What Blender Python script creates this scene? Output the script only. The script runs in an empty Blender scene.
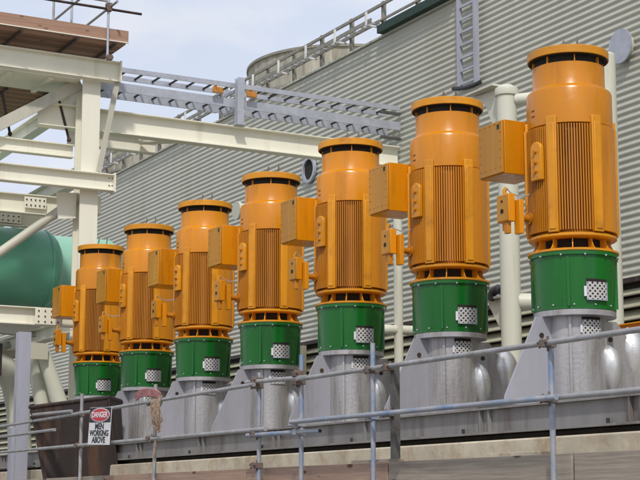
import bpy, math, random
from mathutils import Vector, Matrix
random.seed(7)
R=math.radians; PI=math.pi
S=bpy.context.scene; COL=S.collection

# ------------------------------------------------------------------ camera
FPX=1550.0; PITCH=math.atan(266/FPX); YAW=R(28.306)
cam=bpy.data.objects.new('camera',bpy.data.cameras.new('camera')); COL.objects.link(cam)
cam.location=(0,0,1.6); cam.rotation_euler=(PI/2+PITCH,0,-YAW)
cam.data.lens=36*FPX/640; cam.data.sensor_width=36; cam.data.clip_end=3000; cam.data.clip_start=.1
S.camera=cam

# ------------------------------------------------------------------ materials
def mat(name,col,rough=.6,metal=0,var=.18,scale=3.0,dirt=None,dirt_amt=0,streak=False,bump=0.0,spec=.5,coat=0):
    m=bpy.data.materials.new(name); m.use_nodes=True; nt=m.node_tree; N=nt.nodes; L=nt.links
    b=N['Principled BSDF']; b.inputs['Roughness'].default_value=rough; b.inputs['Metallic'].default_value=metal
    b.inputs['Specular IOR Level'].default_value=spec
    if coat: b.inputs['Coat Weight'].default_value=coat; b.inputs['Coat Roughness'].default_value=.12
    geo=N.new('ShaderNodeNewGeometry'); mp=N.new('ShaderNodeMapping'); L.new(geo.outputs['Position'],mp.inputs[0])
    if streak: mp.inputs['Scale'].default_value=(1,1,.12)
    nz=N.new('ShaderNodeTexNoise'); nz.inputs['Scale'].default_value=scale; nz.inputs['Detail'].default_value=6; nz.inputs['Roughness'].default_value=.62
    L.new(mp.outputs[0],nz.inputs['Vector'])
    r=N.new('ShaderNodeValToRGB'); r.color_ramp.elements[0].position=.32; r.color_ramp.elements[1].position=.68
    c0=[max(0,c*(1-var)) for c in col]; c1=[min(1,c*(1+var*.6)) for c in col]
    r.color_ramp.elements[0].color=(*c0,1); r.color_ramp.elements[1].color=(*c1,1)
    L.new(nz.outputs[0],r.inputs[0]); out=r.outputs[0]
    if dirt:
        n2=N.new('ShaderNodeTexNoise'); n2.inputs['Scale'].default_value=scale*1.7; n2.inputs['Detail'].default_value=8; n2.inputs['Roughness'].default_value=.7
        L.new(mp.outputs[0],n2.inputs['Vector'])
        r2=N.new('ShaderNodeValToRGB'); r2.color_ramp.elements[0].position=.62-.25*dirt_amt; r2.color_ramp.elements[1].position=.78-.12*dirt_amt
        L.new(n2.outputs[0],r2.inputs[0])
        mx=N.new('ShaderNodeMix'); mx.data_type='RGBA'; L.new(r2.outputs[0],mx.inputs[0]); L.new(out,mx.inputs[6]); mx.inputs[7].default_value=(*dirt,1)
        out=mx.outputs[2]
    if 'enamel' in name:      # slight fading from piece to piece
        oi=N.new('ShaderNodeObjectInfo'); rg=N.new('ShaderNodeMapRange'); rg.inputs['To Min'].default_value=.88; rg.inputs['To Max'].default_value=1.06; L.new(oi.outputs['Random'],rg.inputs[0])
        hs=N.new('ShaderNodeHueSaturation'); L.new(rg.outputs[0],hs.inputs['Value']); L.new(out,hs.inputs['Color']); out=hs.outputs[0]
    L.new(out,b.inputs['Base Color'])
    n3=N.new('ShaderNodeTexNoise'); n3.inputs['Scale'].default_value=scale*9; n3.inputs['Detail'].default_value=4
    L.new(geo.outputs['Position'],n3.inputs['Vector'])
    mr=N.new('ShaderNodeMapRange'); mr.inputs['To Min'].default_value=max(.03,rough-.1); mr.inputs['To Max'].default_value=min(1,rough+.14)
    L.new(n3.outputs[0],mr.inputs[0]); L.new(mr.outputs[0],b.inputs['Roughness'])
    if bump:
        bp=N.new('ShaderNodeBump'); bp.inputs['Strength'].default_value=bump; bp.inputs['Distance'].default_value=.02
        L.new(n3.outputs[0],bp.inputs['Height']); L.new(bp.outputs[0],b.inputs['Normal'])
    return m
M={}
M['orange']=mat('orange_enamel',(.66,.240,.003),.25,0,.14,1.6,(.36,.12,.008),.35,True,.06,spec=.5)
M['orange_d']=mat('orange_enamel_fins',(.52,.185,.003),.48,0,.18,2.2,(.22,.07,.006),.35,True,.05)  # deeper orange puts the shade between the fins into the paint
M['ochre']=mat('ochre_cover_enamel',(.53,.225,.006),.40,0,.16,2.0,(.52,.30,.06),.15,True,.03)
M['yellow']=mat('yellow_orange_enamel',(.68,.275,.006),.36,0,.14,2.0,(.38,.14,.01),.3,False,.03)
M['green']=mat('green_enamel',(.004,.120,.012),.22,0,.22,1.8,(.003,.06,.010),.35,True,.05,spec=.5)
M['steel']=mat('stainless_plate',(.42,.41,.42),.38,.40,.25,2.6,(.22,.19,.17),.50,True,.22)
M['steel_f']=mat('brushed_stainless_wing',(.42,.42,.47),.46,.35,.16,1.2,(.25,.24,.24),.30,True,.10)
M['bright']=mat('polished_stainless',(.76,.76,.76),.33,.75,.22,6,(.5,.48,.46),.25,True,.15)
M['skid']=mat('grey_steel_paint',(.25,.24,.235),.55,.1,.25,1.6,(.14,.11,.09),.5,True,.08)
M['dark']=mat('dark_interior',(.018,.014,.012),.9,0,.3,3)  # near-black that stands for the shade inside gaps and openings
M['cream']=mat('cream_steel_paint',(.80,.78,.66),.50,0,.06,1.0,(.60,.56,.42),.22,True,.03)
M['cream_g']=mat('cream_pipe_paint',(.60,.60,.50),.45,0,.08,1.5,(.42,.41,.33),.22,True,.03)
M['grey_tube']=mat('grey_brace_paint',(.50,.48,.40),.5,0,.10,1.6,(.35,.33,.28),.25,True,.03)
M['galv']=mat('galvanised_steel',(.44,.46,.52),.50,.35,.14,4,(.30,.30,.33),.25,False,.06)
M['lav']=mat('primed_steel_post',(.38,.39,.46),.50,.15,.16,2.5,(.25,.25,.30),.35,True,.05)
M['rail']=mat('weathered_handrail',(.27,.26,.22),.6,.2,.2,4,(.15,.13,.10),.3,False,.1)
M['tube']=mat('scaffold_tube',(.36,.36,.37),.50,.35,.25,5,(.26,.17,.12),.18,False,.15)
M['tube_b']=mat('blue_marked_scaffold_tube',(.36,.37,.40),.50,.3,.2,2.2,(.15,.25,.43),.72,False,.1)
M['coupler']=mat('rusty_coupler',(.20,.17,.15),.7,.5,.4,14,(.22,.09,.04),.6,False,.3)
M['wall']=mat('ribbed_cladding',(.455,.455,.385),.50,.0,.09,.35,(.39,.38,.31),.40,True,.02)
M['louvre']=mat('cream_louvre',(.40,.38,.27),.6,0,.12,.8,(.28,.26,.18),.4,True,.03)
M['stack']=mat('weathered_stack_boards',(.40,.385,.32),.75,0,.25,2.2,(.17,.15,.115),.6,True,.1)
M['conc']=mat('stained_concrete',(.50,.45,.35),.85,0,.30,1.1,(.33,.22,.12),.55,False,.35)
M['ground']=mat('gravel_ground',(.22,.21,.19),.95,0,.3,1.2,(.14,.12,.10),.5,False,.3)
M['rust']=mat('dark_rusty_steel',(.040,.028,.026),.55,.3,.3,1.8,(.13,.065,.035),.45,True,.15)
M['tank']=mat('green_tank_paint',(.13,.40,.27),.32,0,.06,.8,(.10,.32,.22),.2,False,.02)
M['tank_p']=mat('sunlit_green_tank_paint',(.26,.52,.40),.38,0,.06,.8,None,0,False,.02)  # paler copy of the tank green, with sunlight put into the colour
M['deepg']=mat('dark_green_gutter_paint',(.014,.04,.028),.65)
M['orangebit']=mat('rusty_orange_paint',(.55,.22,.03),.6,0,.4,12,(.15,.06,.02),.5)
M['black']=mat('black_rubber',(.025,.025,.03),.5)
M['white']=mat('white_sign_plastic',(.66,.66,.68),.45,0,.08,8,(.42,.40,.36),.3)
M['ink']=mat('black_sign_ink',(.015,.013,.02),.6,0,.1,8)
M['red']=mat('red_sign_ink',(.52,.015,.03),.5,0,.1,8)
M['rope']=mat('frayed_rope',(.34,.24,.17),.95,0,.4,20,(.45,.36,.30),.5,False,.5)
M['rope_p']=mat('pink_rope',(.45,.20,.20),.95,0,.4,20,None,0,False,.5)
M['gap_fill']=mat('dark_gap_fill',(.075,.062,.05),.9,0,.4,3)
M['bracket']=mat('dark_bracket_steel',(.10,.095,.09),.6,.2,.3,5,(.05,.04,.035),.4,False,.1)
M['cloth']=mat('tag_white',(.72,.72,.72),.6)

def wood(name,c0,c1,knot,gs=1.0,alongx=False):
    m=bpy.data.materials.new(name); m.use_nodes=True; nt=m.node_tree; N=nt.nodes; L=nt.links; b=N['Principled BSDF']
    b.inputs['Roughness'].default_value=.85
    tc=N.new('ShaderNodeTexCoord'); oi=N.new('ShaderNodeObjectInfo')
    ad=N.new('ShaderNodeVectorMath'); ad.operation='ADD'
    sc=N.new('ShaderNodeMath'); sc.operation='MULTIPLY'; sc.inputs[1].default_value=40; L.new(oi.outputs['Random'],sc.inputs[0])
    L.new(tc.outputs['Object'],ad.inputs[0]); L.new(sc.outputs[0],ad.inputs[1])
    mp=N.new('ShaderNodeMapping'); mp.inputs['Scale'].default_value=(.5*gs,12*gs,14*gs) if alongx else (12*gs,.5*gs,14*gs); L.new(ad.outputs[0],mp.inputs[0])
    nz=N.new('ShaderNodeTexNoise'); nz.inputs['Scale'].default_value=2.2; nz.inputs['Detail'].default_value=8; nz.inputs['Distortion'].default_value=.15; nz.inputs['Roughness'].default_value=.7; L.new(mp.outputs[0],nz.inputs['Vector'])
    r=N.new('ShaderNodeValToRGB'); r.color_ramp.elements[0].position=.3; r.color_ramp.elements[1].position=.7
    r.color_ramp.elements[0].color=(*c0,1); r.color_ramp.elements[1].color=(*c1,1); L.new(nz.outputs[0],r.inputs[0])
    mp2=N.new('ShaderNodeMapping'); mp2.inputs['Scale'].default_value=(2,1.5,4.5); L.new(ad.outputs[0],mp2.inputs[0])
    vo=N.new('ShaderNodeTexVoronoi'); vo.inputs['Scale'].default_value=1.3; L.new(mp2.outputs[0],vo.inputs['Vector'])
    r2=N.new('ShaderNodeValToRGB'); r2.color_ramp.elements[0].position=.10; r2.color_ramp.elements[1].position=.17
    r2.color_ramp.elements[0].color=(1,1,1,1); r2.color_ramp.elements[1].color=(0,0,0,1); L.new(vo.outputs['Distance'],r2.inputs[0])
    mx=N.new('ShaderNodeMix'); mx.data_type='RGBA'; L.new(r2.outputs[0],mx.inputs[0]); L.new(r.outputs[0],mx.inputs[6]); mx.inputs[7].default_value=(*knot,1)
    L.new(mx.outputs[2],b.inputs['Base Color'])
    bp=N.new('ShaderNodeBump'); bp.inputs['Strength'].default_value=.4; bp.inputs['Distance'].default_value=.01; L.new(nz.outputs[0],bp.inputs['Height']); L.new(bp.outputs[0],b.inputs['Normal'])
    return m
M['plank']=wood('weathered_grey_board',(.20,.165,.135),(.40,.345,.285),(.09,.055,.04))
M['plank_r']=wood('reddish_board',(.25,.16,.12),(.42,.29,.22),(.10,.05,.035))
M['deckw']=wood('brown_deck_board',(.27,.15,.10),(.40,.25,.18),(.20,.11,.07),alongx=True)
M['deckd']=wood('dark_soffit_board',(.16,.09,.05),(.30,.18,.11),(.05,.03,.02),alongx=True)

def meshpanel():
    m=bpy.data.materials.new('perforated_steel'); m.use_nodes=True; nt=m.node_tree; N=nt.nodes; L=nt.links; b=N['Principled BSDF']
    uv=N.new('ShaderNodeUVMap'); 
    def grid(off):
        a=N.new('ShaderNodeVectorMath'); a.operation='MULTIPLY_ADD'; a.inputs[1].default_value=(4,3.2,1); a.inputs[2].default_value=(off,off,0); L.new(uv.outputs[0],a.inputs[0])
        f=N.new('ShaderNodeVectorMath'); f.operation='FRACTION'; L.new(a.outputs[0],f.inputs[0])
        s=N.new('ShaderNodeVectorMath'); s.operation='SUBTRACT'; s.inputs[1].default_value=(.5,.5,0); L.new(f.outputs[0],s.inputs[0])
        l=N.new('ShaderNodeVectorMath'); l.operation='LENGTH'; L.new(s.outputs[0],l.inputs[0]); return l.outputs['Value']
    mn=N.new('ShaderNodeMath'); mn.operation='MINIMUM'; L.new(grid(0),mn.inputs[0]); L.new(grid(.5),mn.inputs[1])
    lt=N.new('ShaderNodeMath'); lt.operation='LESS_THAN'; lt.inputs[1].default_value=.215; L.new(mn.outputs[0],lt.inputs[0])
    mx=N.new('ShaderNodeMix'); mx.data_type='RGBA'; L.new(lt.outputs[0],mx.inputs[0]); mx.inputs[6].default_value=(.50,.49,.48,1); mx.inputs[7].default_value=(.02,.018,.016,1)
    L.new(mx.outputs[2],b.inputs['Base Color']); b.inputs['Metallic'].default_value=.1; b.inputs['Roughness'].default_value=.5
    sp=N.new('ShaderNodeMath'); sp.operation='SUBTRACT'; sp.inputs[0].default_value=.5; L.new(lt.outputs[0],sp.inputs[1]); 
    return m
M['mesh']=meshpanel()

# ------------------------------------------------------------------ mesh builder
class MB:
    def __init__(s): s.v=[]; s.f=[]; s.uv=None
    def add(s,vs,fs):
        o=len(s.v); s.v+= [tuple(v) for v in vs]; s.f+=[tuple(i+o for i in f) for f in fs]; return s
    def box(s,x0,x1,y0,y1,z0,z1,rz=0,c=None):
        vs=[Vector((x,y,z)) for z in (z0,z1) for x,y in ((x0,y0),(x1,y0),(x1,y1),(x0,y1))]
        if rz:
            c=Vector(c or (0,0,0)); Q=Matrix.Rotation(rz,3,'Z'); vs=[Q@(v-c)+c for v in vs]
        return s.add(vs,[(3,2,1,0),(4,5,6,7),(0,1,5,4),(1,2,6,5),(2,3,7,6),(3,0,4,7)])
    def rbox(s,a,r0,r1,w,z0,z1,off=0):     # box pointing radially at azimuth a (0 = -Y, +90 = -X)
        d=Vector((-math.sin(R(a)),-math.cos(R(a)),0)); t=Vector((-d.y,d.x,0))
        vs=[d*r+t*(k+off)+Vector((0,0,z)) for z in (z0,z1) for r,k in ((r0,-w/2),(r0,w/2),(r1,w/2),(r1,-w/2))]
        return s.add(vs,[(0,1,2,3),(7,6,5,4),(4,5,1,0),(5,6,2,1),(6,7,3,2),(7,4,0,3)])
    def lathe(s,prof,n=48,c=(0,0),cap=True):
        vs=[]; fs=[]
        for r,z in prof:
            for k in range(n):
                a=2*PI*k/n; vs.append((c[0]+r*math.cos(a),c[1]+r*math.sin(a),z))
        for i in range(len(prof)-1):
            for k in range(n):
                j=(k+1)%n; fs.append((i*n+k,i*n+j,(i+1)*n+j,(i+1)*n+k))
        if cap:
            fs.append(tuple(reversed(range(n)))); fs.append(tuple(range((len(prof)-1)*n,len(prof)*n)))
        return s.add(vs,fs)
    def arc(s,r0,r1,a0,a1,z0,z1,n=8):
        vs=[];fs=[]
        for k in range(n+1):
            a=R(a0+(a1-a0)*k/n); dx,dy=-math.sin(a),-math.cos(a)
            for r,z in ((r0,z0),(r1,z0),(r1,z1),(r0,z1)): vs.append((dx*r,dy*r,z))
        for k in range(n):
            for i in range(4):
                j=(i+1)%4; fs.append((k*4+i,k*4+j,k*4+4+j,k*4+4+i))
        fs.append((3,2,1,0)); fs.append((n*4,n*4+1,n*4+2,n*4+3))
        return s.add(vs,fs)
    def path(s,pts,r,n=12,r1=None):
        pts=[Vector(p) for p in pts]; vs=[];fs=[]; m=len(pts)
        prev=None
        for i,p in enumerate(pts):
            d=(pts[min(i+1,m-1)]-pts[max(i-1,0)]).normalized()
            u=prev if prev is not None else (Vector((0,0,1)) if abs(d.z)<.9 else Vector((1,0,0)))
            u=(u-d*u.dot(d)).normalized(); prev=u; w=d.cross(u)
            rr=r if r1 is None else r+(r1-r)*i/(m-1)
            for k in range(n):
                a=2*PI*k/n; vs.append(p+(u*math.cos(a)+w*math.sin(a))*rr)
        for i in range(m-1):
            for k in range(n):
                j=(k+1)%n; fs.append((i*n+k,i*n+j,(i+1)*n+j,(i+1)*n+k))
        fs.append(tuple(reversed(range(n)))); fs.append(tuple(range((m-1)*n,m*n)))
        return s.add(vs,fs)
    def prism(s,poly,n,t):      # poly: list of 3D points, extruded by vector n*t
        n=Vector(n)*t; k=len(poly); vs=[Vector(p) for p in poly]+[Vector(p)+n for p in poly]
        fs=[tuple(range(k)),tuple(reversed(range(k,2*k)))]+[(i,k+i,k+(i+1)%k,(i+1)%k) for i in range(k)]
        return s.add(vs,fs)
    def beam(s,p0,p1,h,w,up=(0,0,1),tf=.02,tw=.014):   # I section: h along up, w across
        p0=Vector(p0);p1=Vector(p1);d=(p1-p0).normalized();u=Vector(up);u=(u-d*u.dot(d)).normalized();x=d.cross(u)
        o=[(-w/2,-h/2),(w/2,-h/2),(w/2,-h/2+tf),(tw/2,-h/2+tf),(tw/2,h/2-tf),(w/2,h/2-tf),(w/2,h/2),(-w/2,h/2),(-w/2,h/2-tf),(-tw/2,h/2-tf),(-tw/2,-h/2+tf),(-w/2,-h/2+tf)]
        k=len(o); vs=[p0+x*a+u*b for a,b in o]+[p1+x*a+u*b for a,b in o]
        fs=[(i,(i+1)%k,k+(i+1)%k,k+i) for i in range(k)]
        for q in ((0,1,2,11),(3,4,9,10),(8,5,6,7)):
            fs.append(tuple(reversed(q))); fs.append(tuple(k+i for i in q))
        return s.add(vs,fs)
    def bar(s,p0,p1,w,h,up=(0,0,1)):    # rectangular bar between points
        p0=Vector(p0);p1=Vector(p1);d=(p1-p0).normalized();u=Vector(up);u=(u-d*u.dot(d)).normalized();x=d.cross(u)
        vs=[p+x*a+u*b for p in (p0,p1) for a,b in ((-w/2,-h/2),(w/2,-h/2),(w/2,h/2),(-w/2,h/2))]
        return s.add(vs,[(3,2,1,0),(4,5,6,7),(0,1,5,4),(1,2,6,5),(2,3,7,6),(3,0,4,7)])
    def sph(s,c,r,n=16,m=10):
        vs=[];fs=[]
        for i in range(m+1):
            t=PI*i/m
            for k in range(n):
                a=2*PI*k/n; vs.append((c[0]+r[0]*math.sin(t)*math.cos(a),c[1]+r[1]*math.sin(t)*math.sin(a),c[2]+r[2]*math.cos(t)))
        for i in range(m):
            for k in range(n):
                j=(k+1)%n; fs.append((i*n+k,(i+1)*n+k,(i+1)*n+j,i*n+j))
        return s.add(vs,fs)
    def lens(s,c,rx,ry,h,n=28,m=16):
        vs=[];fs=[]
        for i in range(m+1):
            t=-1+2*i/m; k0=(1-t*t)**.62*(1+.18*t)+.002
            for k in range(n):
                a=2*PI*k/n; vs.append((c[0]+rx*k0*math.cos(a)-.03*t,c[1]+ry*k0*math.sin(a),c[2]+h*t))
        for i in range(m):
            for k in range(n):
                j=(k+1)%n; fs.append((i*n+k,i*n+j,(i+1)*n+j,(i+1)*n+k))
        return s.add(vs,fs)
    def build(s,name,m,parent=None,bev=0,sharp=35,smooth=True):
        me=bpy.data.meshes.new(name); me.from_pydata(s.v,[],s.f); me.materials.append(m); me.validate()
        import bmesh
        bm=bmesh.new(); bm.from_mesh(me); bmesh.ops.recalc_face_normals(bm,faces=bm.faces); bm.to_mesh(me); bm.free()
        if s.uv:
            l=me.uv_layers.new(name='UVMap')
            for i,lp in enumerate(me.loops): l.data[i].uv=s.uv[lp.vertex_index]
        if smooth:
            me.polygons.foreach_set('use_smooth',[True]*len(me.polygons)); me.set_sharp_from_angle(angle=R(sharp))
        o=bpy.data.objects.new(name,me); COL.objects.link(o)
        if parent: o.parent=parent
        if bev:
            b=o.modifiers.new('bevel','BEVEL'); b.width=bev; b.segments=2; b.limit_method='ANGLE'; b.angle_limit=R(40)
        return o
def empty(name,loc=(0,0,0)):
    o=bpy.data.objects.new(name,None); COL.objects.link(o); o.location=loc; o.empty_display_size=.2; return o
def tag(o,label=None,cat=None,group=None,kind=None):
    if label: o['label']=label
    if cat: o['category']=cat
    if group: o['group']=group
    if kind: o['kind']=kind
    return o
def kids(o): return [c for c in bpy.data.objects if c.parent==o]
def copy_tree(o,parent=None):
    c=o.copy(); COL.objects.link(c)
    if parent: c.parent=parent
    for ch in kids(o): copy_tree(ch,c)
    return c

def at(px,py,Y):
    f=Vector((math.sin(YAW)*math.cos(PITCH),math.cos(YAW)*math.cos(PITCH),math.sin(PITCH))); r=Vector((math.cos(YAW),-math.sin(YAW),0)); u=r.cross(f)
    d=f*FPX+r*(px-320)+u*(240-py); return Vector((0,0,1.6))+d*(Y/d.y)
# ------------------------------------------------------------------ the setting
g=MB(); g.box(-400,600,-300,900,-.5,0); tag(g.build('ground',M['ground']),kind='structure')

# ------------------------------------------------------------------ the pumps
XM=10.72; Y0=13.87; DY=2.555
def make_pump():
    P=empty('vertical_pump')
    # base
    b=MB(); b.lathe([(.345,2.66),(.345,3.62),(.46,3.625),(.46,3.685)],64)
    b.rbox(46,.34,.375,.03,2.68,3.62); b.rbox(-80,.34,.375,.03,2.68,3.62); b.rbox(135,.34,.375,.03,2.68,3.62)
    base=b.build('base_column',M['steel'],P)
    for s in (-1,1):
        w=MB(); t=.014
        w.prism([(s*.335,-t,2.66),(s*.99,-t,2.66),(s*.97,-t,2.76),(s*.54,-t,3.622),(s*.335,-t,3.622)] if s<0 else [(.335,-t,2.66),(1.26,-t,2.66),(1.22,-t,2.76),(.96,-t,3.13),(.75,-t,3.42),(.58,-t,3.622),(.335,-t,3.622)],(0,1,0),2*t)
        W=w.build('wing_plate',M['steel_f' if s<0 else 'steel'],P)
        h=MB(); h.path([(s*.48,-t-.012,3.42),(s*.48,t+.012,3.42)],.028,14); h.build('lifting_hole_ring',M['rust'],W)
    n=MB(); n.lens((.27,-.23,3.06),.13,.17,.28); n.build('drain_nozzle',M['bright'],P)
    e=MB(); e.lens((.86,.10,3.27),.20,.20,.32); e.build('discharge_elbow',M['bright'],P)
    # inspection windows facing -Y
    def window(r,z0,z1,a0,a1):
        fr=MB(); fr.arc(r-.01,r+.006,a0-1.6,a1+1.2,z0-.012,z1+.034); F=fr.build('window_opening',M['dark'],P)
        for (f0,f1,g0,g1) in ((a0-1.2,a1+1.2,z0-.010,z0),(a0-1.2,a0,z0,z1),(a1,a1+1.2,z0,z1)): q=MB(); q.arc(r+.004,r+.018,f0,f1,g0,g1,6); q.build('window_frame',M['galv'],F)
        p=MB(); nseg=8; vs=[];uv=[];fs=[]
        for k in range(nseg+1):
            a=R(a0+(a1-a0)*k/nseg)
            for z,v in ((z0,0),(z1,1)): vs.append((-math.sin(a)*(r+.010),-math.cos(a)*(r+.010),z)); uv.append((k/nseg,v))
        fs=[(2*k,2*k+2,2*k+3,2*k+1) for k in range(nseg)]
        p.add(vs,fs); p.uv=uv; p.build('perforated_mesh',M['mesh'],F,smooth=True)
        hg=MB(); hg.arc(r,r+.016,a1+1.0,a1+4.6,z0+.03,z1-.05,3); hg.build('window_hinge',M['white'],F)
    window(.463,3.79,3.98,-10,20)
    window(.345,3.41,3.58,-12,24)
    # green adapter
    a=MB(); a.lathe([(.462,3.69),(.462,3.712),(.446,3.716),(.478,4.275),(.503,4.277),(.503,4.318)],72)
    a.rbox(45,.44,.485,.03,3.715,4.26); a.rbox(-45,.44,.485,.03,3.715,4.26); a.rbox(135,.44,.485,.03,3.715,4.26); a.rbox(-135,.44,.485,.03,3.715,4.26)
    G=a.build('adapter_drum',M['green'],P)
    bm=MB(); bm.lathe([(.011,0),(.011,.012),(.007,.016)],8)
    first=None
    for z,off,cnt,rr in ((3.735,0,12,.452),(4.275,15,12,.502)):
        for k in range(cnt):
            an=R(off+30*k+8)
            if first is None:
                first=bm.build('bolt',M['galv'],G); q=first
            else:
                q=first.copy(); COL.objects.link(q)
            q.location=(-math.sin(an)*rr,-math.cos(an)*rr,z); q.rotation_euler=(PI/2,0,-an)
    # lantern ring between motor and adapter
    l=MB(); l.lathe([(.507,4.32),(.512,4.325),(.512,4.345),(.49,4.352),(.36,4.356)],72)
    for k in range(12):
        an=k*30+8; d=Vector((-math.sin(R(an)),-math.cos(R(an)),0)); t=Vector((-d.y,d.x,0))
        pl=[d*.35+Vector((0,0,4.35)),d*.49+Vector((0,0,4.35)),d*.45+Vector((0,0,4.38)),d*.425+Vector((0,0,4.43)),d*.42+Vector((0,0,4.478)),d*.35+Vector((0,0,4.478))]
        l.prism([p-t*.006 for p in pl],t,.012)
    l.lathe([(.40,4.475),(.475,4.478),(.495,4.49),(.495,4.515),(.46,4.53)],72)
    l.build('support_ring',M['yellow'],P)
    c=MB(); c.lathe([(.33,4.37),(.33,4.48)],32); c.build('ring_shade',M['dark'],P)  # dark core painted as the shade inside the open ring
    # motor body
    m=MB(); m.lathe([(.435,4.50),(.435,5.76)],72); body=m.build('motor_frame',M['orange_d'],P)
    d=MB(); d.lathe([(.48,5.745),(.487,5.75),(.487,6.135),(.475,6.165),(.418,6.20),(.413,6.21),(.413,6.46)],96)
    D=d.build('upper_drum',M['orange'],P)
    dk=MB(); dk.lathe([(.385,6.455),(.385,6.537)],48); dk.build('vent_shade',M['dark'],D)  # dark core stands for the shadow in the slot below the lid
    sp=MB(); sp.rbox(0,.375,.414,.012,6.455,6.55); f0=None
    for k in range(8):
        if f0 is None: f0=sp.build('vent_spacer',M['orange'],D); o=f0
        else: o=f0.copy(); COL.objects.link(o)
        o.rotation_euler=(0,0,R(k*45+18))
    sp=MB(); sp.lathe([(.30,6.538),(.452,6.538),(.452,6.5405),(.30,6.5405)],72); sp.build('lid_shade',M['dark'],D)  # dark disc, shade under the lid put in as colour
    for an in (92,):
        for dz in (0,.065):
            for da in (0,4.2): h=MB(); h.rbox(an+da,.48,.4895,.018,5.86+dz,5.88+dz); h.build('grease_port',M['dark'],D)
    lid=MB(); lid.lathe([(.40,6.545),(.462,6.545),(.466,6.550),(.466,6.632),(.461,6.638),(.30,6.665)],96)
    Ld=lid.build('lid',M['yellow'],P)
    for sx,sy,hh in ((-.05,.02,.09),(.10,-.04,.10)):
        e=MB(); e.path([(sx,sy,6.65),(sx,sy,6.72),(sx+.015,sy,6.72+hh)],.012,8); e.build('lifting_hook',M['coupler'],Ld)
    # pilasters and fin packs
    for k in range(6):
        pz=MB(); an=2+60*k; pz.rbox(an,.44,.512,.125,4.53,5.83); pz.rbox(an,.50,.524,.085,4.56,5.75)
        pz.build('pilaster',M['yellow'],P,bev=.008)
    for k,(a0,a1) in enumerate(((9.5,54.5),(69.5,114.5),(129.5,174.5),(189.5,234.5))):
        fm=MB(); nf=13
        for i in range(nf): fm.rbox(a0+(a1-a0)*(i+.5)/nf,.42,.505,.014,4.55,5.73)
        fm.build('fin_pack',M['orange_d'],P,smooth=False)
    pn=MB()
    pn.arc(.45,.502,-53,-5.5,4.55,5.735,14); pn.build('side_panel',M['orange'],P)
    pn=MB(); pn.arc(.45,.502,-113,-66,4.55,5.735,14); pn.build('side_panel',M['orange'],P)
    # lifting lug (arched plate)
    lg=MB(); an=82; dv=Vector((-math.sin(R(an)),-math.cos(R(an)),0)); tv=Vector((-dv.y,dv.x,0)); poly=[]
    for zz,kk in ((5.12,-.085),(5.12,.085)): poly.append(dv*.50+tv*kk+Vector((0,0,zz)))
    for q in range(11):
        th=PI*q/10; poly.append(dv*.50+tv*(.085*math.cos(th))+Vector((0,0,5.47+.085*math.sin(th))))
    lg.prism(poly,dv,.055); LG=lg.build('lifting_lug',M['yellow'],P,bev=.01)
    for zz in (5.22,5.32,5.44):
        k=MB(); k.path([dv*.55+Vector((0,0,zz)),dv*.585+Vector((0,0,zz))],.022,10); k.build('lug_bolt',M['orange_d'],LG)
    # terminal box on the -X side
    tb=MB(); tb.box(-.70,-.22,.30,.79,5.26,5.88); TB=tb.build('terminal_box',M['orange'],P,bev=.008)
    cv=MB(); cv.box(-.728,-.702,.31,.78,5.27,5.87); CV=cv.build('box_cover',M['ochre'],TB,bev=.006)
    bo=MB(); bo.path([(0,0,0),(-.008,0,0)],.0075,8); f0=None
    pts=[(y,5.25) for y in (-.2,-.1,0,.1,.2)]+[(y,5.75) for y in (-.2,-.1,0,.1,.2)]+[(y,z) for y in (-.2,.2) for z in (5.35,5.45,5.55,5.65)]
    for y,z in pts:
        if f0 is None: f0=bo.build('cover_screw',M['orange_d'],CV); q=f0
        else: q=f0.copy(); COL.objects.link(q)
        q.location=(-.728,y+.545,z+.095)
    pl=MB(); pl.box(-.735,-.728,.36,.40,5.78,5.83); pl.build('name_plate',M['deepg'],CV)
    # switch box on a stub pipe
    s=MB(); s.path([(-.47,.13,4.73),(-.74,.13,4.73)],.042,14); s.path([(-.52,.13,4.73),(-.50,.13,4.73)],.07,14); SB=s.build('stub_pipe',M['orange_d'],P)
    x=MB(); x.box(-.86,-.77,.02,.24,4.66,4.97); SW=x.build('switch_box',M['orange'],P,bev=.008)
    x=MB(); x.box(-.872,-.862,.03,.23,4.67,4.96); F=x.build('switch_cover',M['ochre'],SW,bev=.003)
    for z,r in ((4.78,.026),(4.89,.014)):
        x=MB(); x.path([(-.871,.13,z),(-.879,.13,z)],r,14); x.build('cover_hole',M['dark'],F)
    x=MB(); x.box(-.76,-.70,-.05,.06,4.52,4.90); x.build('side_plate',M['orange'],SW,bev=.006)
    x=MB(); x.box(-.85,-.80,.06,.13,4.53,4.655); x.box(-.84,-.81,.14,.18,4.57,4.655); x.build('cable_gland',M['orange_d'],SW,bev=.005)
    x=MB(); x.path([(-.82,.15,4.97),(-.82,.15,5.02),(-.80,.14,5.05)],.022,10); x.build('conduit_stub',M['ochre'],SW)
    x=MB(); x.path([(-.80,.14,5.05),(-.74,.14,5.0),(-.64,.14,4.975),(-.52,.13,4.99),(-.46,.12,5.02)],.007,6); x.build('signal_wire',M['galv'],SW)
    return P
pump=make_pump()
ordn=['nearest and largest, at the right end','second from the right end','third from the right end','middle one of seven','third from the left end','second from the left end','farthest, beside the brown hopper']
pumps=[]
for i in range(7):
    p=pump if i==0 else copy_tree(pump)
    p.location=(XM,Y0+DY*i,-.02); p.scale=(1,1,1.017)
    tag(p,'orange motor on green drum, '+ordn[i],'pump motor','orange and green vertical pump motors standing in a row')
    pumps.append(p)

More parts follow.
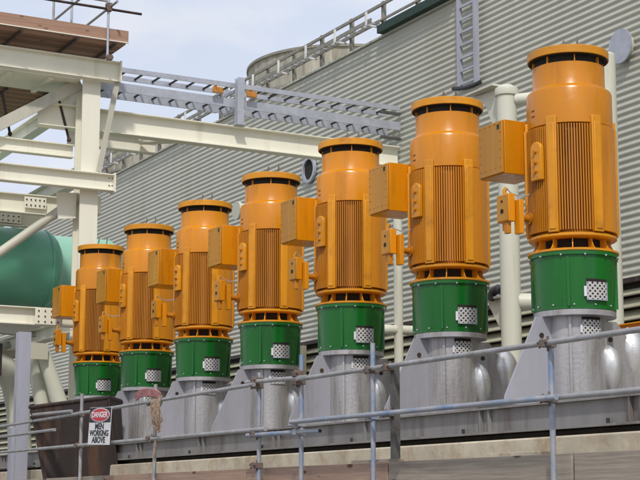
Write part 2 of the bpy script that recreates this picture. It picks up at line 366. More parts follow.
# steel skid under the pumps
sk=empty('base_frame',(9.9,20,2.4)); sk.location=(0,0,0)
tag(sk,'long grey steel channel frame under the pump bases on the concrete plinth','base frame')
b=MB(); b.box(9.76,9.78,10,33,2.40,2.64); b.box(9.70,9.86,10,33,2.642,2.662); b.box(9.70,9.80,10,33,2.375,2.398); b.build('front_channel',M['skid'],sk)
b=MB(); b.box(9.862,11.70,10,33,2.630,2.658); b.build('top_plate',M['skid'],sk)
b=MB(); b.box(11.66,11.69,10,33,2.38,2.628); b.build('rear_channel',M['skid'],sk)
for i in range(9):
    yy=11.6+i*2.555
    b=MB(); b.box(9.715,9.758,yy-.01,yy+.01,2.40,2.64); b.build('stiffener',M['skid'],sk); b=MB(); b.box(9.715,9.758,yy+.16,yy+.18,2.40,2.64); b.build('stiffener',M['skid'],sk)
    b=MB(); b.path([(9.72,yy+.5,2.40),(9.72,yy+.5,2.45)],.018,8); b.build('anchor_bolt',M['rust'],sk)
# plinth
b=MB(); b.box(9.62,12.6,9,34,0,2.30)
pl=b.build('concrete_plinth',M['conc'],None,bev=.02); tag(pl,'long stained ochre concrete plinth running under the grey channel frame','plinth')
b=MB(); b.box(9.9,11.6,9.5,33.5,2.302,2.372); tag(b.build('gap_strip',M['gap_fill']),'dark filler coloured as the shaded gap between plinth and steel channel frame','gap_fill')  # dark strip colours in the shade of the gap under the frame
# timber on the plinth edge / toe boards
for i,(y0,y1,mt,lab) in enumerate(((8.0,11.42,'plank','grey toe board at the lower right, right of the blue scaffold post'),(11.45,14.7,'plank','grey weathered toe board between the two blue marked scaffold posts'),(14.73,18.3,'plank_r','reddish toe board under the paired scaffold posts'),(18.33,23.5,'plank_r','reddish brown toe board below the rope bundle'),(23.53,33,'plank','dim grey toe board at far left under the post'))):
    b=MB(); cy=(y0+y1)/2; b.box(-.03,.03,y0-cy,y1-cy,-.17,.17)
    o=b.build('toe_board',M[mt],None,bev=.006); o.location=(8.80,cy,1.905); tag(o,lab,'timber board','timber toe boards along the scaffold')
for i,(y,l,mt,lab) in enumerate(((12.55,.42,'white','pale timber offcut lying on the plinth ledge right of the blue post'),(15.3,.40,'plank','pale offcut lying on the plinth ledge left of the middle'))):
    b=MB(); b.box(-.10,.10,-l,l,-.03,.035); o=b.build('timber_offcut',M[mt if mt!='white' else 'conc'],None,bev=.004); o.location=(8.98,y,2.081); o.rotation_euler=(0,0,R(3)); tag(o,lab,'offcut')
b=MB(); b.box(8.84,9.61,8,33,2.00,2.05); dk=b.build('walkway_board',M['plank']); tag(dk,'timber walkway boards laid behind the toe boards against the plinth','walkway')

# ------------------------------------------------------------------ scaffold guard rail
sc=empty('scaffold_guardrail'); tag(sc,'grey and blue marked tube scaffold guard rail running in front of the pumps','scaffold')
XS=8.60
def tube(p0,p1,mt='tube',r=.0275,parent=sc,name='rail_tube'):
    t=MB(); 
    p0=Vector(p0);p1=Vector(p1); t.path([p0,p0.lerp(p1,.5),p1],r,16); return t.build(name,M[mt],parent)
posts=[(11.58,0,'tube_b',3.14,0),(14.81,-.02,'tube_b',3.38,0),(16.55,0,'tube_b',3.40,0),(17.70,.0,'tube_b',3.27,0),(21.2,.02,'tube',3.36,0),(24.32,0,'tube',3.42,0)]
for y,dx,mt,zt,_ in posts: tube((XS+dx+.06,y,.0),(XS+dx+.06,y,zt),mt,name='post_tube')
tube((XS,8.0,3.07),(XS,16.60,3.10),name='rail_tube'); tube((XS-.055,17.62,3.11),(XS,31,3.06))
tube((XS,16.3,3.11),(XS,17.95,3.16))
tube((XS,8.0,2.555),(XS,11.75,2.575),'tube'); tube((XS-.06,11.35,2.57),(XS-.06,16.6,2.59),'tube_b'); tube((XS-.01,15.95,2.46),(XS-.01,17.9,2.485),'tube_b')
tube((XS,17.4,2.545),(XS,31,2.60)); tube((XS-.05,24.5,3.14),(XS-.05,26.5,3.18)); tube((XS+.01,25.5,2.88),(XS+.01,31,2.88))
# brown strut beside the second post
b=MB(); b.box(XS+.05,XS+.12,14.37,14.46,2.1,3.13); b.build('strut_plate',M['bracket'],sc)
def coupler(x,y,z,blue=False):
    c=MB(); c.box(x-.045,x+.10,y-.04,y+.04,z-.035,z+.035); c.path([(x-.03,y-.07,z+.01),(x-.03,y+.08,z+.01)],.014,8); c.path([(x+.03,y,z-.07),(x+.03,y,z+.07)],.013,8)
    c.path([(x-.03,y+.05,z-.04),(x+.02,y+.08,z+.05)],.012,8)
    c.build('coupler',M['tube_b' if blue else 'coupler'],sc,bev=.012)
for y,_,_,_,_ in posts:
    coupler(XS,y,3.08+(.09 if 16<y<18 else 0)); coupler(XS,y,2.57-(.08 if y in(17.70,) else 0),y in (14.81,16.55))
coupler(XS,16.55,3.07); coupler(XS,16.55,2.47,True); coupler(XS,17.70,3.10); coupler(XS,14.42,3.08); coupler(XS,14.42,2.585); coupler(XS,11.58,2.44) if 0 else None; coupler(XS,17.7,2.1); coupler(XS,24.9,3.1)
b=MB(); b.path([(XS-.01,15.955,2.46),(XS-.01,15.945,2.46)],.02,14); b.build('tube_end',M['dark'],sc)

# rope
rp=MB()
def strand(y,z0,z1,wob,x=XS-.05):
    pts=[]; n=9; ph=random.random()*6
    for i in range(n):
        t=i/(n-1); pts.append((x-.03*math.sin(PI*t)+random.uniform(-.012,.012),y+wob*math.sin(ph+t*4)+random.uniform(-.012,.012),z0+(z1-z0)*t))
    return pts
for k in range(22):
    y=20.80+random.uniform(-.17,.20); z1=random.uniform(2.64,2.86); p=strand(y,3.16,z1,.035); q=strand(y+.05,3.15,z1,.03)
    rp.path(p+[(XS-.06,y+.03,z1-.03)]+q[::-1],.007,6)
O=rp.build('rope_bundle',M['rope']); tag(O,'frayed brown rope hank hanging from the upper scaffold rail','rope')
rp2=MB()
for k in range(5):
    zz=3.17+.022*k
    rp2.path([(XS-.05,21.65,zz-.02),(XS-.07,21.4,zz+.03),(XS-.08,21.1,zz+.02),(XS-.06,20.85,zz-.01),(XS-.05,20.7,zz-.06)],.014,6)
O.location=(0,0,0); w=rp2.build('pink_rope_coil',M['rope_p'],O)
rp3=MB(); rp3.path([(XS-.01,20.95,2.54),(XS-.03,20.93,2.4),(XS-.02,20.98,2.25)],.014,6); rp3.build('loose_end',M['rope'],O)

# danger sign hanging on the rail
sg=empty('danger_sign',(XS-.10,23.02,2.83)); sg.rotation_euler=(R(2.2),R(2),R(3))
tag(sg,'white and red danger sign reading men working above, hung on the scaffold rail','sign')
W2=.42; H2=.29
b=MB(); nn=10; poly=[]
b.box(-.004,.004,-W2,W2,-H2,H2); b.build('sign_board',M['white'],sg)
b=MB(); b.box(-.0075,-.0045,-W2+.01,W2-.01,.055,H2-.006); hd=b.build('header_panel',M['ink'],sg)
def oval(name,x0,x1,ry,rz,zc,m,par):
    e=MB(); e.prism([(x0,ry*math.cos(2*PI*k/40),zc+rz*math.sin(2*PI*k/40)) for k in range(40)],(1,0,0),x1-x0); return e.build(name,m,par,smooth=False)
oval('oval_border',-.0105,-.0080,.375,.108,.170,M['white'],sg); oval('red_oval',-.0135,-.0110,.350,.095,.170,M['red'],sg)
def text(s,size,y,z,m,par,name,sx=1.0,depth=.0012,x=-.0165):
    cu=bpy.data.curves.new('t','FONT'); cu.body=s; cu.size=size; cu.align_x='CENTER'; cu.align_y='CENTER'; cu.extrude=depth; cu.offset=.004
    o=bpy.data.objects.new('t',cu); COL.objects.link(o); bpy.context.view_layer.update()
    me=bpy.data.meshes.new_from_object(o.evaluated_get(bpy.context.evaluated_depsgraph_get())); bpy.data.objects.remove(o)
    me.materials.clear(); me.materials.append(m)
    o=bpy.data.objects.new(name,me); COL.objects.link(o); o.parent=par; o.location=(x,y,z); o.rotation_euler=(PI/2,0,-PI/2); o.scale=(sx,1,1); return o
text('DANGER',.12,0,.170,M['white'],sg,'danger_lettering',1.25)
text('MEN',.13,0,-.01,M['ink'],sg,'sign_lettering',1.3,x=-.0065)
text('WORKING',.125,0,-.115,M['ink'],sg,'sign_lettering',1.2,x=-.0065)
text('ABOVE',.13,0,-.22,M['ink'],sg,'sign_lettering',1.25,x=-.0065)

# ------------------------------------------------------------------ cooling tower
XW=19.0
ct=empty('cooling_tower'); tag(ct,'long cooling tower with pale ribbed cladding and cream louvres behind the pumps','building')
ZB,ZT=5.88,13.08; YA,YB=-6.0,95.0
w=MB(); prof=[]; z=ZB; pt=.135
while z<ZT-.001:
    prof+= [(XW-.0135*math.cos(2*PI*q/8+.6),z+pt*q/8) for q in range(8)]; z+=pt
prof.append((XW-.022,ZT))
# sheets 1.1 m wide... the ribs run along the wall, lapped every few metres
ys=[YA]+[YA+6.05*k for k in range(1,17)]+[YB]
for k in range(len(ys)-1):
    ya,yb=ys[k],ys[k+1]+.08; off=-.003*(k%2)
    vs=[(x+off,y,zz) for y in (ya,yb) for x,zz in prof]; n=len(prof)
    w.add(vs,[(i,i+1,n+i+1,n+i) for i in range(n-1)])
w.build('ribbed_cladding',M['wall'],ct,sharp=60)
b=MB(); b.box(XW+.05,XW+14,YA,YB,ZT-.25,ZT-.05); b.build('roof_deck',M['conc'],ct)
b=MB(); b.box(XW+.1,XW+.3,YA,YB,ZB-.3,ZT-.26); b.build('wall_core',M['dark'],ct)
b=MB(); b.box(XW-.06,XW+.12,YA,YB,ZT,ZT+.05); b.build('roof_trim',M['wall'],ct)
b=MB(); b.box(XW+.4,XW+13,YA-.05,YA+.1,0,ZT); b.build('end_wall',M['wall'],ct)
b=MB(); b.box(XW-.03,XW+.09,YA,YB,ZB-.10,ZB-.005); b.build('sill_trim',M['rust'],ct)
k=0; z=5.55
while z>.2:
    l=MB(); l.prism([(XW-.02,YA,z),(XW+.0,YA,z-.02),(XW+.20,YA,z+.19),(XW+.18,YA,z+.205)],(0,1,0),YB-YA); l.build('louvre_slat',M['louvre'],ct,smooth=False); z-=.235
b=MB(); b.box(XW+.9,XW+1.0,YA,YB,0,ZB); b.build('dark_backing',M['rust'],ct)  # dark sheet added as the unlit tower interior behind the louvres
for k in range(27):
    yy=YA+1.9+3.65*k
    b=MB(); b.box(XW-.14,XW-.04,yy-.09,yy+.09,0,ZB-.12); b.build('louvre_column',M['louvre'],ct)
# fittings on the wall
b=MB(); b.path([(XW-.16,22.74,10.38),(XW-.13,22.74,10.38)],.34,40); F=b.build('blind_flange',M['galv'],ct)
b=MB(); b.path([(XW-.129,22.74,10.38),(XW+.02,22.74,10.38)],.24,32); b.build('flange_neck',M['cream_g'],F)
b=MB(); n=40; vs=[]
for x,r in ((XW-.03,.36),(XW-.10,.36),(XW-.10,.28),(XW+.01,.28)):
    vs+=[(x,35.78+r*math.cos(2*PI*k/n),10.45+r*math.sin(2*PI*k/n)) for k in range(n)]
b.add(vs,[(i*n+k,i*n+(k+1)%n,(i+1)*n+(k+1)%n,(i+1)*n+k) for i in range(3) for k in range(n)]); F=b.build('wall_port',M['galv'],ct)
b=MB(); b.path([(XW-.045,35.78,10.45),(XW-.03,35.78,10.45)],.285,40); b.build('port_opening',M['dark'],F)
b=MB(); b.box(XW-.22,XW-.04,28.6,31.9,ZT+.06,ZT+.26); b.build('gutter',M['deepg'],ct)

def ladder(name,p0,p1,side,wid,rail_w,rail_h,step,m1,m2,label,cat,up=(0,0,1),group=None,rungw=.03):
    L=empty(name); tag(L,label,cat,group); p0=Vector(p0);p1=Vector(p1);side=Vector(side).normalized(); d=(p1-p0); ln=d.length; d.normalize()
    for s in (0,1):
        b=MB(); b.bar(p0+side*wid*s,p1+side*wid*s,rail_w,rail_h,up); b.build('side_rail',m1,L)
    q=step/2; first=None
    while q<ln:
        a=p0+d*q
        if first is None:
            b=MB(); b.bar(Vector((0,0,0)),side*wid,rungw,rungw*.8,up if abs(side.dot(Vector(up)))<.9 else (1,0,0)); first=b.build('rung',m2,L); o=first
        else: o=first.copy(); COL.objects.link(o)
        o.location=a; q+=step
    return L
L1=ladder('cable_ladder',(XW-.18,27.62,10.80),(XW-.18,27.62,14.2),(0,1,0),.66,.06,.12,.30,M['lav'],M['galv'],'blue grey cable ladder climbing the ribbed wall vertically above the second pump','cable ladder',up=(1,0,0),rungw=.05)
b=MB(); b.path([(XW-.32,28.35,10.86),(XW-.34,28.1,10.80),(XW-.36,27.8,10.74),(XW-.36,27.5,10.72),(XW-.34,27.25,10.74)],.05,14); o=b.build('black_hose',M['black']); tag(o,'black bent hose below the foot of the vertical cable ladder','hose')
# roof handrail and its cable ladder
hr=empty('roof_handrail'); tag(hr,'weathered handrail along the roof edge of the cooling tower','handrail')
b=MB(); b.bar((XW+.0,26,13.96),(XW+.0,93,13.96),.06,.07); b.build('top_rail',M['rail'],hr)
b=MB(); b.bar((XW+.0,26,13.56),(XW+.0,93,13.56),.05,.05); b.build('mid_rail',M['rail'],hr)
f0=None
for k in range(41):
    yy=28.0+1.62*k-.8
    if f0 is None: b=MB(); b.box(XW+.035,XW+.125,-.05,.05,13.0,14.06); f0=b.build('rail_post',M['rail'],hr); o=f0
    else: o=f0.copy(); COL.objects.link(o)
    o.location=(0,yy,0)
cl=ladder('roof_cable_ladder',(XW-.32,32.0,13.50),(XW-.32,93,13.50),(1,0,0),.24,.03,.10,.42,M['rail'],M['galv'],'dark cable ladder bracketed along the cooling tower roof edge','cable ladder',rungw=.05)
f0=None
for k in range(38):
    yy=32.2+1.62*k
    if f0 is None:
        b=MB(); b.box(XW-.36,XW-.01,-.03,.03,13.40,13.445); b.box(XW-.37,XW-.33,-.03,.03,13.40,13.76); f0=b.build('bracket',M['cloth'],cl); o=f0
    else: o=f0.copy(); COL.objects.link(o)
    o.location=(0,yy,0)
# low step brackets on the wall top
# fan stacks
for i,(y,lab) in enumerate(((42.84,'large boarded fan stack rising behind the roof handrail, the nearer one'),(56.3,'smaller looking far fan stack seen beneath the long cream beam'))):
    s=empty('fan_stack',(24.0,y,12.9)); tag(s,lab,'fan stack','fan stacks on the cooling tower roof')
    b=MB(); n=72; vs=[];fs=[]; pr=[(3.25,0),(3.12,.9),(3.10,1.8),(3.15,2.62),(3.02,2.62),(2.98,1.8),(3.0,0)]
    for r,z in pr:
        for k in range(n):
            rr=r+(.018 if k%2 else 0); a=2*PI*k/n; vs.append((rr*math.cos(a),rr*math.sin(a),z))
    for q in range(len(pr)-1):
        for k in range(n): fs.append((q*n+k,q*n+(k+1)%n,(q+1)*n+(k+1)%n,(q+1)*n+k))
    b.add(vs,fs); b.build('stack_wall',M['stack'],s,smooth=False)
    b=MB(); b.arc(3.12,3.22,0,360,2.62,2.70,72); b.build('stack_rim',M['rail'],s)
    b=MB(); b.arc(3.15,3.20,0,360,1.5,1.58,72); b.build('stack_hoop',M['rail'],s)

# ------------------------------------------------------------------ risers behind the pumps
def riser(y,x,zt,r,lab,name='riser_pipe',bracket=True,horiz=()):
    o=empty(name,(x,y,0)); tag(o,lab,'pipe','cream pipes rising behind the pumps')
    b=MB(); b.path([(0,0,0),(0,0,zt)],r,28); b.sph((0,0,zt),(r,r,r*.35),28,8); b.build('pipe',M['cream_g'],o)
    for (z,rr,x0,x1,dy) in horiz:
        b=MB(); b.path([(x0,dy*x0,z),(x1,dy*x1,z)],rr,24); b.build('side_pipe',M['cream_g'],o)
        b=MB(); b.path([(x1*.9,dy*x1*.9,z),(x1*.9+.04*(1 if x1>0 else -1),dy*x1*.9,z)],rr*1.35,24); b.build('pipe_flange',M['cream_g'],o)
    if bracket:
        for z in (4.88,):
            b=MB(); b.prism([(-.02,.14,z+.05),(-.02,.60,z+.05),(-.02,.60,z-.02),(-.02,.14,z-.62)],(1,0,0),.03); b.build('gusset',M['cream_g'],o)
            b=MB(); b.box(-.12,.12,.12,.62,z+.055,z+.09); b.build('bracket_shelf',M['cream_g'],o)
            b=MB(); b.path([(-.1,.10,z+.16),(-.1,.2,z+.2),(-.1,.35,z+.17),(-.12,.42,z+.05)],.075,12); b.build('rubber_saddle',M['black'],o)
    return o
riser(20.42,14.5,8.30,.165,'thick cream pipe column between the two nearest pumps',horiz=((4.85,.14,.1,1.0,-.55),(8.20,.10,.1,.9,-1.2)))
b=MB(); o=empty('bracket_arm',(14.5,20.42,8.3)); tag(o,'cream gusseted bracket arm and hood on top of the thick pipe column','bracket')
b.prism([(-.05,.05,.10),(-.05,.85,.17),(-.05,.85,.08),(-.05,.55,-.05),(-.05,.12,-.85)],(1,0,0),.05); b.build('gusset',M['cream_g'],o)
b=MB(); b.box(-.2,.2,.12,.9,.17,.20); b.build('arm_plate',M['cream_g'],o)
b=MB(); b.lathe([(.19,-.02),(.20,.05),(.19,.10),(.10,.16),(.02,.18)],28); b.build('hood',M['cream_g'],o)
riser(18.72,15.2,8.62,.165,'tall cream pipe standing right behind the nearest pump',bracket=False)
riser(23.92,14.5,7.2,.083,'thin cream pipe between the second and third pumps',bracket=False,horiz=((4.74,.088,.05,1.2,-.2),(4.74,.088,-.05,-1.4,-.2)))
riser(30.8,14.9,4.9,.083,'short cream pipe between the fourth and fifth pumps',bracket=False,horiz=((4.68,.17,-.25,1.1,-.2),))
o=empty('wall_pipe',(14.7,30.8,8.1)); tag(o,'pale horizontal pipe stub between the lids of the fourth and fifth motors','pipe')
b=MB(); b.path([(-.2,0,0),(2.2,-.3,0)],.17,24); b.build('pipe',M['cream_g'],o); b=MB(); b.path([(-.24,0,0),(-.18,0,0)],.21,24); b.build('pipe_flange',M['cream_g'],o)
b=MB(); b.beam((14,17.6,4.03),(14,15.2,4.03),.16,.12); tag(b.build('orange_beam',M['yellow']),'orange steel beam behind the base of the nearest pump at right','beam')

# ------------------------------------------------------------------ cream steel rack at the left
rk=empty('steel_rack'); tag(rk,'cream painted steel column and girder frame at the upper left','steel frame')
YF=30.4
def part(name,mb,m=M['cream'],p=None,**k): return mb.build(name,m,p or rk,**k)
b=MB(); b.beam((10.95,30.85,0),(10.95,30.85,10.578),.42,.40,up=(0,1,0),tf=.03,tw=.02); part('column',b)
b=MB(); b.beam((5.5,YF+.12,10.80),(11.50,YF+.12,10.80),.44,.24); G=part('girder',b)
b=MB(); b.box(11.502,11.53,YF-.02,YF+.26,10.56,11.04); ep=b.build('end_plate',M['cream'],G)
for z in (10.68,10.8,10.92): 
    for yy in (.04,.2):
        b=MB(); b.path([(11.53,YF+yy,z),(11.55,YF+yy,z)],.02,8); b.build('bolt',M['rust'],ep)
b=MB(); b.beam((5.5,YF+.12,8.36),(11.42,YF+.12,8.36),.36,.24); G=part('girder',b)
b=MB(); b.box(11.422,11.45,YF-.02,YF+.26,8.15,8.57); ep=b.build('end_plate',M['cream'],G)
for z in (8.28,8.44):
    for yy in (-.026,):
        for xx in (11.30,11.37):
            b=MB(); b.path([(xx,YF+.0,z),(xx,YF-.015,z)],.015,8); b.build('bolt',M['rust'],ep)
b=MB(); b.beam((5.5,YF+.12,5.42),(10.74,YF+.12,5.42),.36,.24); G=part('girder',b)
def boltplate(x,y,z,w,h,nx,nz,par):
    b=MB(); b.box(x-w/2,x+w/2,y-.014,y,z-h/2,z+h/2); P=b.build('splice_plate',M['cream'],par)
    q=MB(); q.path([(0,0,0),(0,-.02,0)],.016,8); f=None
    for i in range(nx):
        for j in range(nz):
            if f is None: f=q.build('bolt',M['rust'],P); o=f
            else: o=f.copy(); COL.objects.link(o)
            o.location=(x-w/2+w*(i+.5)/nx,y-.014,z-h/2+h*(j+.5)/nz)
boltplate(10.05,YF-.002,5.42,.55,.33,4,3,G)
# secondary girders behind
b=MB(); b.bar(at(-60,155,31.0),at(80,84,31.0),.16,.24); part('raking_girder',b,M['grey_tube'])  # darker paint puts the shaded underside look into the girder's colour
b=MB(); b.beam((5.5,31.6,7.95),(10.74,31.6,7.95),.42,.22); G=part('rear_girder',b); boltplate(10.05,31.49,7.98,.48,.24,5,2,G)
b=MB(); b.beam((5.5,33.2,7.95),(10.74,33.2,7.95),.40,.22); G=part('rear_girder',b); boltplate(9.95,33.09,7.95,.6,.3,5,3,G)
b=MB(); b.beam((10.95,31.08,10.42),(10.95,44,10.42),.36,.26); part('side_girder',b)
b=MB(); b.beam((10.95,31.08,8.62),(10.95,44,8.62),.34,.26); part('side_girder',b)
b=MB(); b.beam((10.95,31.08,5.38),(10.95,44,5.38),.30,.24); part('side_girder',b)
b=MB(); b.beam((5.5,31.15,9.10),(10.74,31.15,9.10),.28,.20); part('rear_girder',b)
b=MB(); b.beam((5.5,30.9,10.55),(5.5,44,10.55),.36,.22); part('side_girder',b)
b=MB(); b.bar((11.47,YF+.1,10.56),(11.10,YF+.1,8.58),.11,.05,(0,1,0)); part('knee_brace',b,M['grey_tube'])
b=MB(); b.path([(8.7,30.95,6.40),(10.85,30.95,8.10)],.095,20); part('diagonal_brace',b,M['grey_tube'])
b=MB(); b.prism([(10.35,30.84,7.55),(10.74,30.84,7.60),(10.74,30.84,8.15),(10.30,30.84,8.12)],(0,1,0),.02); part('gusset',b)
b=MB(); b.box(11.18,11.32,30.9,31.2,7.75,8.10); part('cleat',b)
b=MB(); b.box(5.5,10.7,30.643,31.9,10.56,10.578); part('soffit_plate',b)
for k in range(5):
    b=MB(); b.box(6.4+k*.9,6.5+k*.9,30.66,31.9,10.50,10.558); part('soffit_joist',b)
b=MB(); b.beam((5.5,YF+.1,0),(5.5,YF+.1,10.5),.4,.4,up=(0,1,0)); part('column',b)
b=MB(); b.beam((10.95,44.2,0),(10.95,44.2,10.2),.4,.4,up=(0,1,0)); part('column',b)
b=MB(); b.beam((5.5,44.2,0),(5.5,44.2,10.2),.4,.4,up=(0,1,0)); part('column',b)
# V legs
vl=empty('splayed_legs'); tag(vl,'pair of splayed cream tube legs under the green tank','support legs')
b=MB(); b.path([at(31,342,33),at(46,425,33)],.17,20); b.build('leg',M['cream_g'],vl)
b=MB(); b.path([at(42,348,32.6),at(68,430,32.6)],.14,20,.20); b.build('leg',M['cream_g'],vl)
b=MB(); c=at(38,350,32.35); b.box(c.x-.22,c.x+.22,32.33,32.36,c.z-.2,c.z+.15); b.build('gusset',M['grey_tube'],vl)
b=MB(); b.path([at(-25,372,34),at(-8,360,34),at(4,366,34),at(13,385,34),at(18,410,34),at(20,450,34)],.26,24); o=b.build('bent_pipe',M['cream_g']); tag(o,'thick cream bent pipe at the far left edge behind the grey post','pipe')
b=MB(); b.path([at(-10,352,36),at(12,350,36),at(30,338,36),at(60,330,36)],.22,20); o=b.build('brown_pipe',M['grey_tube']); tag(o,'dim khaki pipe curving under the green tank','pipe')
b=MB(); b.beam(at(20,322,34)-Vector((4,0,0)),at(76,334,34),.3,.25); o=b.build('tank_beam',M['grey_tube'],rk)
b=MB(); b.box(5.5,9.9,33,35.5,4.4,5.1); o=b.build('dark_infill',M['rust']); tag(o,'dark duct box under the green tank','infill')  # dark block filling the dark zone below the lower girder

# tanks
def tank(name,x0,x1,y,z,r,m,lab):
    t=empty(name,(x0,y,z)); tag(t,lab,'tank'); n=64
    b=MB(); vs=[];fs=[]; L=x1-x0; pr=[(0,r)]; 
    pr=[(0,.01)]+[(r*.5*(1-math.cos(PI/2*k/8)),r*math.sin(PI/2*k/8)) for k in range(1,9)]
    pr=pr+[(L-a,b_) for a,b_ in reversed(pr)]
    for x,rr in pr:
        for k in range(n): a=2*PI*k/n; vs.append((x,rr*math.cos(a),rr*math.sin(a)))
    for i in range(len(pr)-1):
        for k in range(n): fs.append((i*n+k,i*n+(k+1)%n,(i+1)*n+(k+1)%n,(i+1)*n+k))
    b.add(vs,fs); b.build('shell',m,t,sharp=60)
    for xx in (L*.3,L-r*.5):
        b=MB(); vs=[];fs=[]
        for x,rr in ((xx,r),(xx,r+.012),(xx+.05,r+.012),(xx+.05,r)):
            for k in range(n): a=2*PI*k/n; vs.append((x,rr*math.cos(a),rr*math.sin(a)))
        for i in range(3):
            for k in range(n): fs.append((i*n+k,i*n+(k+1)%n,(i+1)*n+(k+1)%n,(i+1)*n+k))
        b.add(vs,fs); b.build('weld_band',m,t,sharp=60)
    for xx in (L*.25,L*.7):
        b=MB(); b.box(xx-.12,xx+.12,-r*.8,r*.8,-r-.35,-r*.75); b.build('saddle',M['cream'],t)
    return t
tank('green_tank',3.0,11.55,34.2,6.98,.90,M['tank'],'green horizontal tank with domed end in the steel frame at left')
tank('pale_green_tank',6.0,14.2,37.2,7.35,.98,M['tank_p'],'pale green tank behind the cream column and the domed tank')

# long beam to the cooling tower
b=MB(); b.beam((9.95,31.21,9.86),(18.93,31.21,9.86),.50,.30); lb=b.build('cream_beam',M['cream']); tag(lb,'long cream steel beam spanning from the left frame to the ribbed wall','beam')
b=MB(); b.beam((11.2,32.9,9.86),(13.35,32.9,9.86),.36,.22); lb=b.build('cream_beam',M['cream']); tag(lb,'shorter cream beam running just behind the long cream beam','beam')
b=MB(); b.path([(12.9,32.75,9.92),(14.6,31.4,9.92)],.09,12); o=b.build('plan_brace',M['cream'],lb)
# cable trays
trays=[]
trays.append(ladder('cable_tray',(11.3,31.11,11.06),(18.95,31.11,11.06),(0,1,0),.62,.03,.11,.42,M['galv'],M['ink'],'upper grey cable tray crossing from the steel frame to the wall','cable tray',group='cable trays over the long cream beam',rungw=.04))
trays.append(ladder('cable_tray',(11.3,31.11,10.66),(18.95,31.11,10.62),(0,1,0),.62,.03,.20,.42,M['galv'],M['ink'],'lower deeper grey cable tray just above the long cream beam','cable tray',group='cable trays over the long cream beam',rungw=.04))
tp=empty('tray_post',(14.62,31.12,10.115)); tag(tp,'short galvanised post standing on the cream beam and carrying the trays','post')
b=MB(); b.beam((0,-.12,0),(0,-.12,1.10),.16,.17,up=(0,1,0),tf=.012,tw=.01); b.build('post_section',M['galv'],tp)
b=MB(); b.box(-.12,.12,-.22,.1,-.003,.012); b.build('base_plate',M['galv'],tp)
b=MB(); b.bar((0,-.02,.86),(0,.75,.86),.06,.06); b.bar((0,-.02,.42),(0,.75,.42),.06,.06); b.build('tray_arm',M['galv'],tp)
for i,(x,lab) in enumerate(((14.05,'small rusty orange cap on the tray left of the short post'),(14.90,'small rusty orange cap on the tray right of the short post'))):
    b=MB(); b.box(x-.13,x+.13,30.93,30.975,10.79,10.93); b.path([(x-.06,30.95,10.93),(x-.06,30.95,10.97)],.04,8); o=b.build('orange_cap',M['orangebit'],None,bev=.015); tag(o,lab,'cap')
wb=empty('wall_bracket',(18.75,31,10.3)); tag(wb,'dark steel bracket holding the cable trays against the ribbed wall','bracket')
b=MB(); b.bar((.0,0,-.1),(.0,0,.95),.07,.10); b.build('upright',M['bracket'],wb)
b=MB(); b.bar((.2,0.1,.0),(-.35,.1,.0),.07,.06); b.build('arm',M['bracket'],wb); b=MB(); b.bar((.2,.1,.62),(-.35,.1,.62),.07,.06); b.build('arm',M['bracket'],wb)

# ------------------------------------------------------------------ timber deck at upper left
dk=empty('timber_deck'); tag(dk,'brown timber scaffold deck on top of the cream frame at upper left','timber deck')
YD=30.0
b=MB(); b.box(5,11.5,YD-.04,YD,11.33,11.58); b.build('toe_board',M['deckw'],dk)
b=MB(); b.box(11.46,11.50,YD+.003,YD+1.6,11.34,11.57); b.build('end_board',M['deckw'],dk)
for k in range(7):
    b=MB(); y=YD+.01+k*.228; b.box(5,11.455,y,y+.218,11.285,11.325); b.build('deck_board',M['deckd' if k%2 else 'deckw'],dk)
for x in (6.6,7.9,9.15,10.35,11.2):
    b=MB(); b.path([(x,YD-.12,11.24),(x,YD+1.9,11.24)],.03,10); b.build('transom_tube',M['rust'],dk)
b=MB(); b.path([(5,YD-.06,11.325),(11.5,YD-.06,11.31)],.014,10); b.build('ledger_tube',M['cream'],dk)
ds=empty('deck_scaffold'); tag(ds,'scaffold tubes standing up around the timber deck at the top left','scaffold')
def t2(a,b_,m='tube',r=.028): 
    t=MB(); t.path([a,b_],r,12); t.build('scaffold_tube',M[m],ds)
t2((11.02,YD-.08,10.88),(11.02,YD-.08,12.9),'galv'); t2((8.0,YD-.13,11.97),(11.75,YD-.13,11.97),'rust')
t2((10.4,YD+1.7,11.3),(10.4,YD+1.7,13.2)); t2((10.75,YD+1.5,11.3),(10.75,YD+1.5,13.2),'galv'); t2((8.0,YD+1.6,12.75),(11.6,YD+1.6,12.75))
t2((11.06,YD-.5,12.04),(11.06,YD+2.4,12.04)); t2((10.62,YD-.3,12.35),(10.62,YD+2.4,12.35)); t2((8.2,YD-.08,11.0),(8.2,YD-.08,13.0))
for p in ((11.02,YD-.1,11.98),(11.02,YD-.1,12.06),(10.62,YD-.1,12.32),(11.06,YD-.1,10.92)):
    b=MB(); b.box(p[0]-.06,p[0]+.06,p[1]-.06,p[1]+.06,p[2]-.05,p[2]+.05); b.path([(p[0]-.08,p[1],p[2]),(p[0]+.09,p[1],p[2]+.02)],.02,8); b.build('coupler',M['coupler'],ds,bev=.01)
# lower hung deck inside the frame
hd=empty('hung_deck'); tag(hd,'dark boarded platform hanging inside the cream frame under the deck','platform')
for k in range(8):
    b=MB(); y=32.0+k*.36; b.box(5.8,10.6,y,y+.33,10.60,10.64); b.build('platform_board',M['deckd'],hd)
for x in (7,8.3,9.5,10.4):
    b=MB(); b.path([(x,32.0,10.55),(x,35.0,10.55)],.03,8); b.build('bearer_tube',M['rust'],hd)
for a,bb in (((57,92),(69,140)),((2,92),(10,134))):
    t=MB(); p0=at(a[0],a[1],31.2); p1=at(bb[0],bb[1],31.2); t.path([p0,p1],.03,8); t.sph(p1,(.05,.05,.05),10,6); o=t.build('hanger_rod',M['rust']); tag(o,'thin dark hanger rod inside the cream frame, '+('beside the column' if a[0]>20 else 'at the left edge'),'rod','hanger rods')

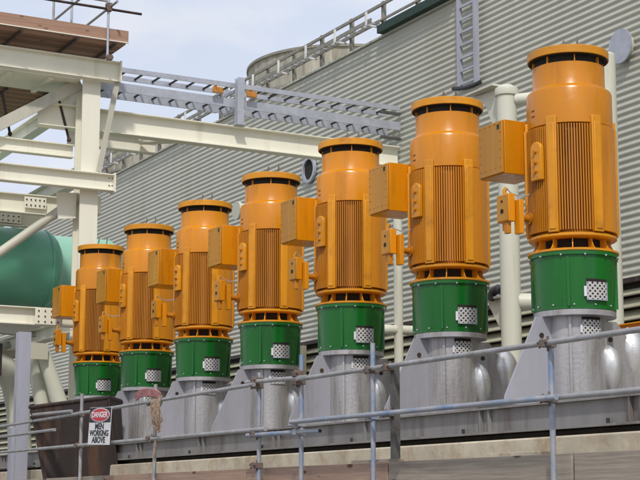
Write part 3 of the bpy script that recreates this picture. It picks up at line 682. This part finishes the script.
# ------------------------------------------------------------------ grey post and hopper at lower left
gp=empty('steel_post',(9.3,29.6,0)); tag(gp,'blue grey primed steel H post at the lower left','post')
b=MB(); b.beam((0,0,0),(0,0,4.98),.17,.26,up=(0,1,0),tf=.016,tw=.014); b.build('post_section',M['lav'],gp)
b=MB(); b.box(-.21,-.135,-.1,.1,0,3.1); b.build('side_plate',M['lav'],gp)
hp=empty('hopper'); tag(hp,'dark brown rusty tapered steel hopper behind the danger sign','hopper')
A=[at(30,409,26.6),at(109,399,25.4),at(118,476,25.4),at(43,479,26.4)]
back=Vector((.55,.85,0))
b=MB(); T=[A[0],A[1],A[1]+back,A[0]+back]; Bt=[A[3],A[2],A[2]+back*.6,A[3]+back*.6]
b.add(Bt+T,[(3,2,1,0),(0,1,5,4),(1,2,6,5),(2,3,7,6),(3,0,4,7)])
o=b.build('hopper_body',M['rust'],hp,smooth=False); so=o.modifiers.new('s','SOLIDIFY'); so.thickness=.02
b=MB(); up=Vector((0,0,.03)); b.path([T[0]+up,T[1]+up,T[2]+up,T[3]+up,T[0]+up],.035,8); b.build('rim',M['rust'],hp)
b=MB(); b.path([T[1]+Vector((-.02,-.05,.0)),A[2]+Vector((-.02,-.05,0))],.03,8); b.build('edge_bead',M['rust'],hp)

# ------------------------------------------------------------------ light
SUN_EL=48; SUN_AZ=-152   # azimuth of the direction to the sun measured from +Y towards +X
az=R(SUN_AZ); el=R(SUN_EL)
sd=Vector((math.sin(az)*math.cos(el),math.cos(az)*math.cos(el),math.sin(el)))
sl=bpy.data.lights.new('sun','SUN'); sl.energy=2.6; sl.angle=R(3); sl.color=(1,.95,.87)
so=bpy.data.objects.new('sun',sl); COL.objects.link(so); so.rotation_euler=sd.to_track_quat('Z','Y').to_euler()
W=bpy.data.worlds.new('World'); S.world=W; W.use_nodes=True; N=W.node_tree.nodes; L=W.node_tree.links
bg=N['Background']; bg.inputs[1].default_value=.10
sky=N.new('ShaderNodeTexSky'); sky.sky_type='NISHITA'; sky.sun_disc=False; sky.sun_elevation=el; sky.sun_rotation=az; sky.dust_density=2.0; sky.air_density=1.0
tc=N.new('ShaderNodeTexCoord'); mp=N.new('ShaderNodeMapping'); mp.inputs['Scale'].default_value=(1,1,2.2); mp.inputs['Location'].default_value=(.35,.1,.2); L.new(tc.outputs['Generated'],mp.inputs[0])
nz=N.new('ShaderNodeTexNoise'); nz.inputs['Scale'].default_value=2.6; nz.inputs['Detail'].default_value=5; nz.inputs['Roughness'].default_value=.5; L.new(mp.outputs[0],nz.inputs['Vector'])
cr=N.new('ShaderNodeValToRGB'); cr.color_ramp.elements[0].position=.40; cr.color_ramp.elements[1].position=.66; cr.color_ramp.elements[0].color=(.80,.80,.80,1); cr.color_ramp.elements[1].color=(.95,.95,.95,1); L.new(nz.outputs[0],cr.inputs[0])
mx=N.new('ShaderNodeMix'); mx.data_type='RGBA'; L.new(cr.outputs[0],mx.inputs[0]); L.new(sky.outputs[0],mx.inputs[6]); m2=N.new('ShaderNodeMix'); m2.data_type='RGBA'; m2.inputs[6].default_value=(7.3,8.0,9.5,1); m2.inputs[7].default_value=(9.4,9.4,9.8,1)
n2=N.new('ShaderNodeTexNoise'); n2.inputs['Scale'].default_value=5.5; n2.inputs['Detail'].default_value=7; n2.inputs['Roughness'].default_value=.52; L.new(mp.outputs[0],n2.inputs['Vector'])
c2=N.new('ShaderNodeValToRGB'); c2.color_ramp.elements[0].position=.42; c2.color_ramp.elements[1].position=.62; L.new(n2.outputs[0],c2.inputs[0]); L.new(c2.outputs[0],m2.inputs[0]); L.new(m2.outputs[2],mx.inputs[7])
L.new(mx.outputs[2],bg.inputs[0])
S.view_settings.view_transform='Standard'; S.view_settings.look='None'; S.view_settings.gamma=1; S.view_settings.exposure=0
S.render.engine='CYCLES'
S.render.resolution_x=1024; S.render.resolution_y=768
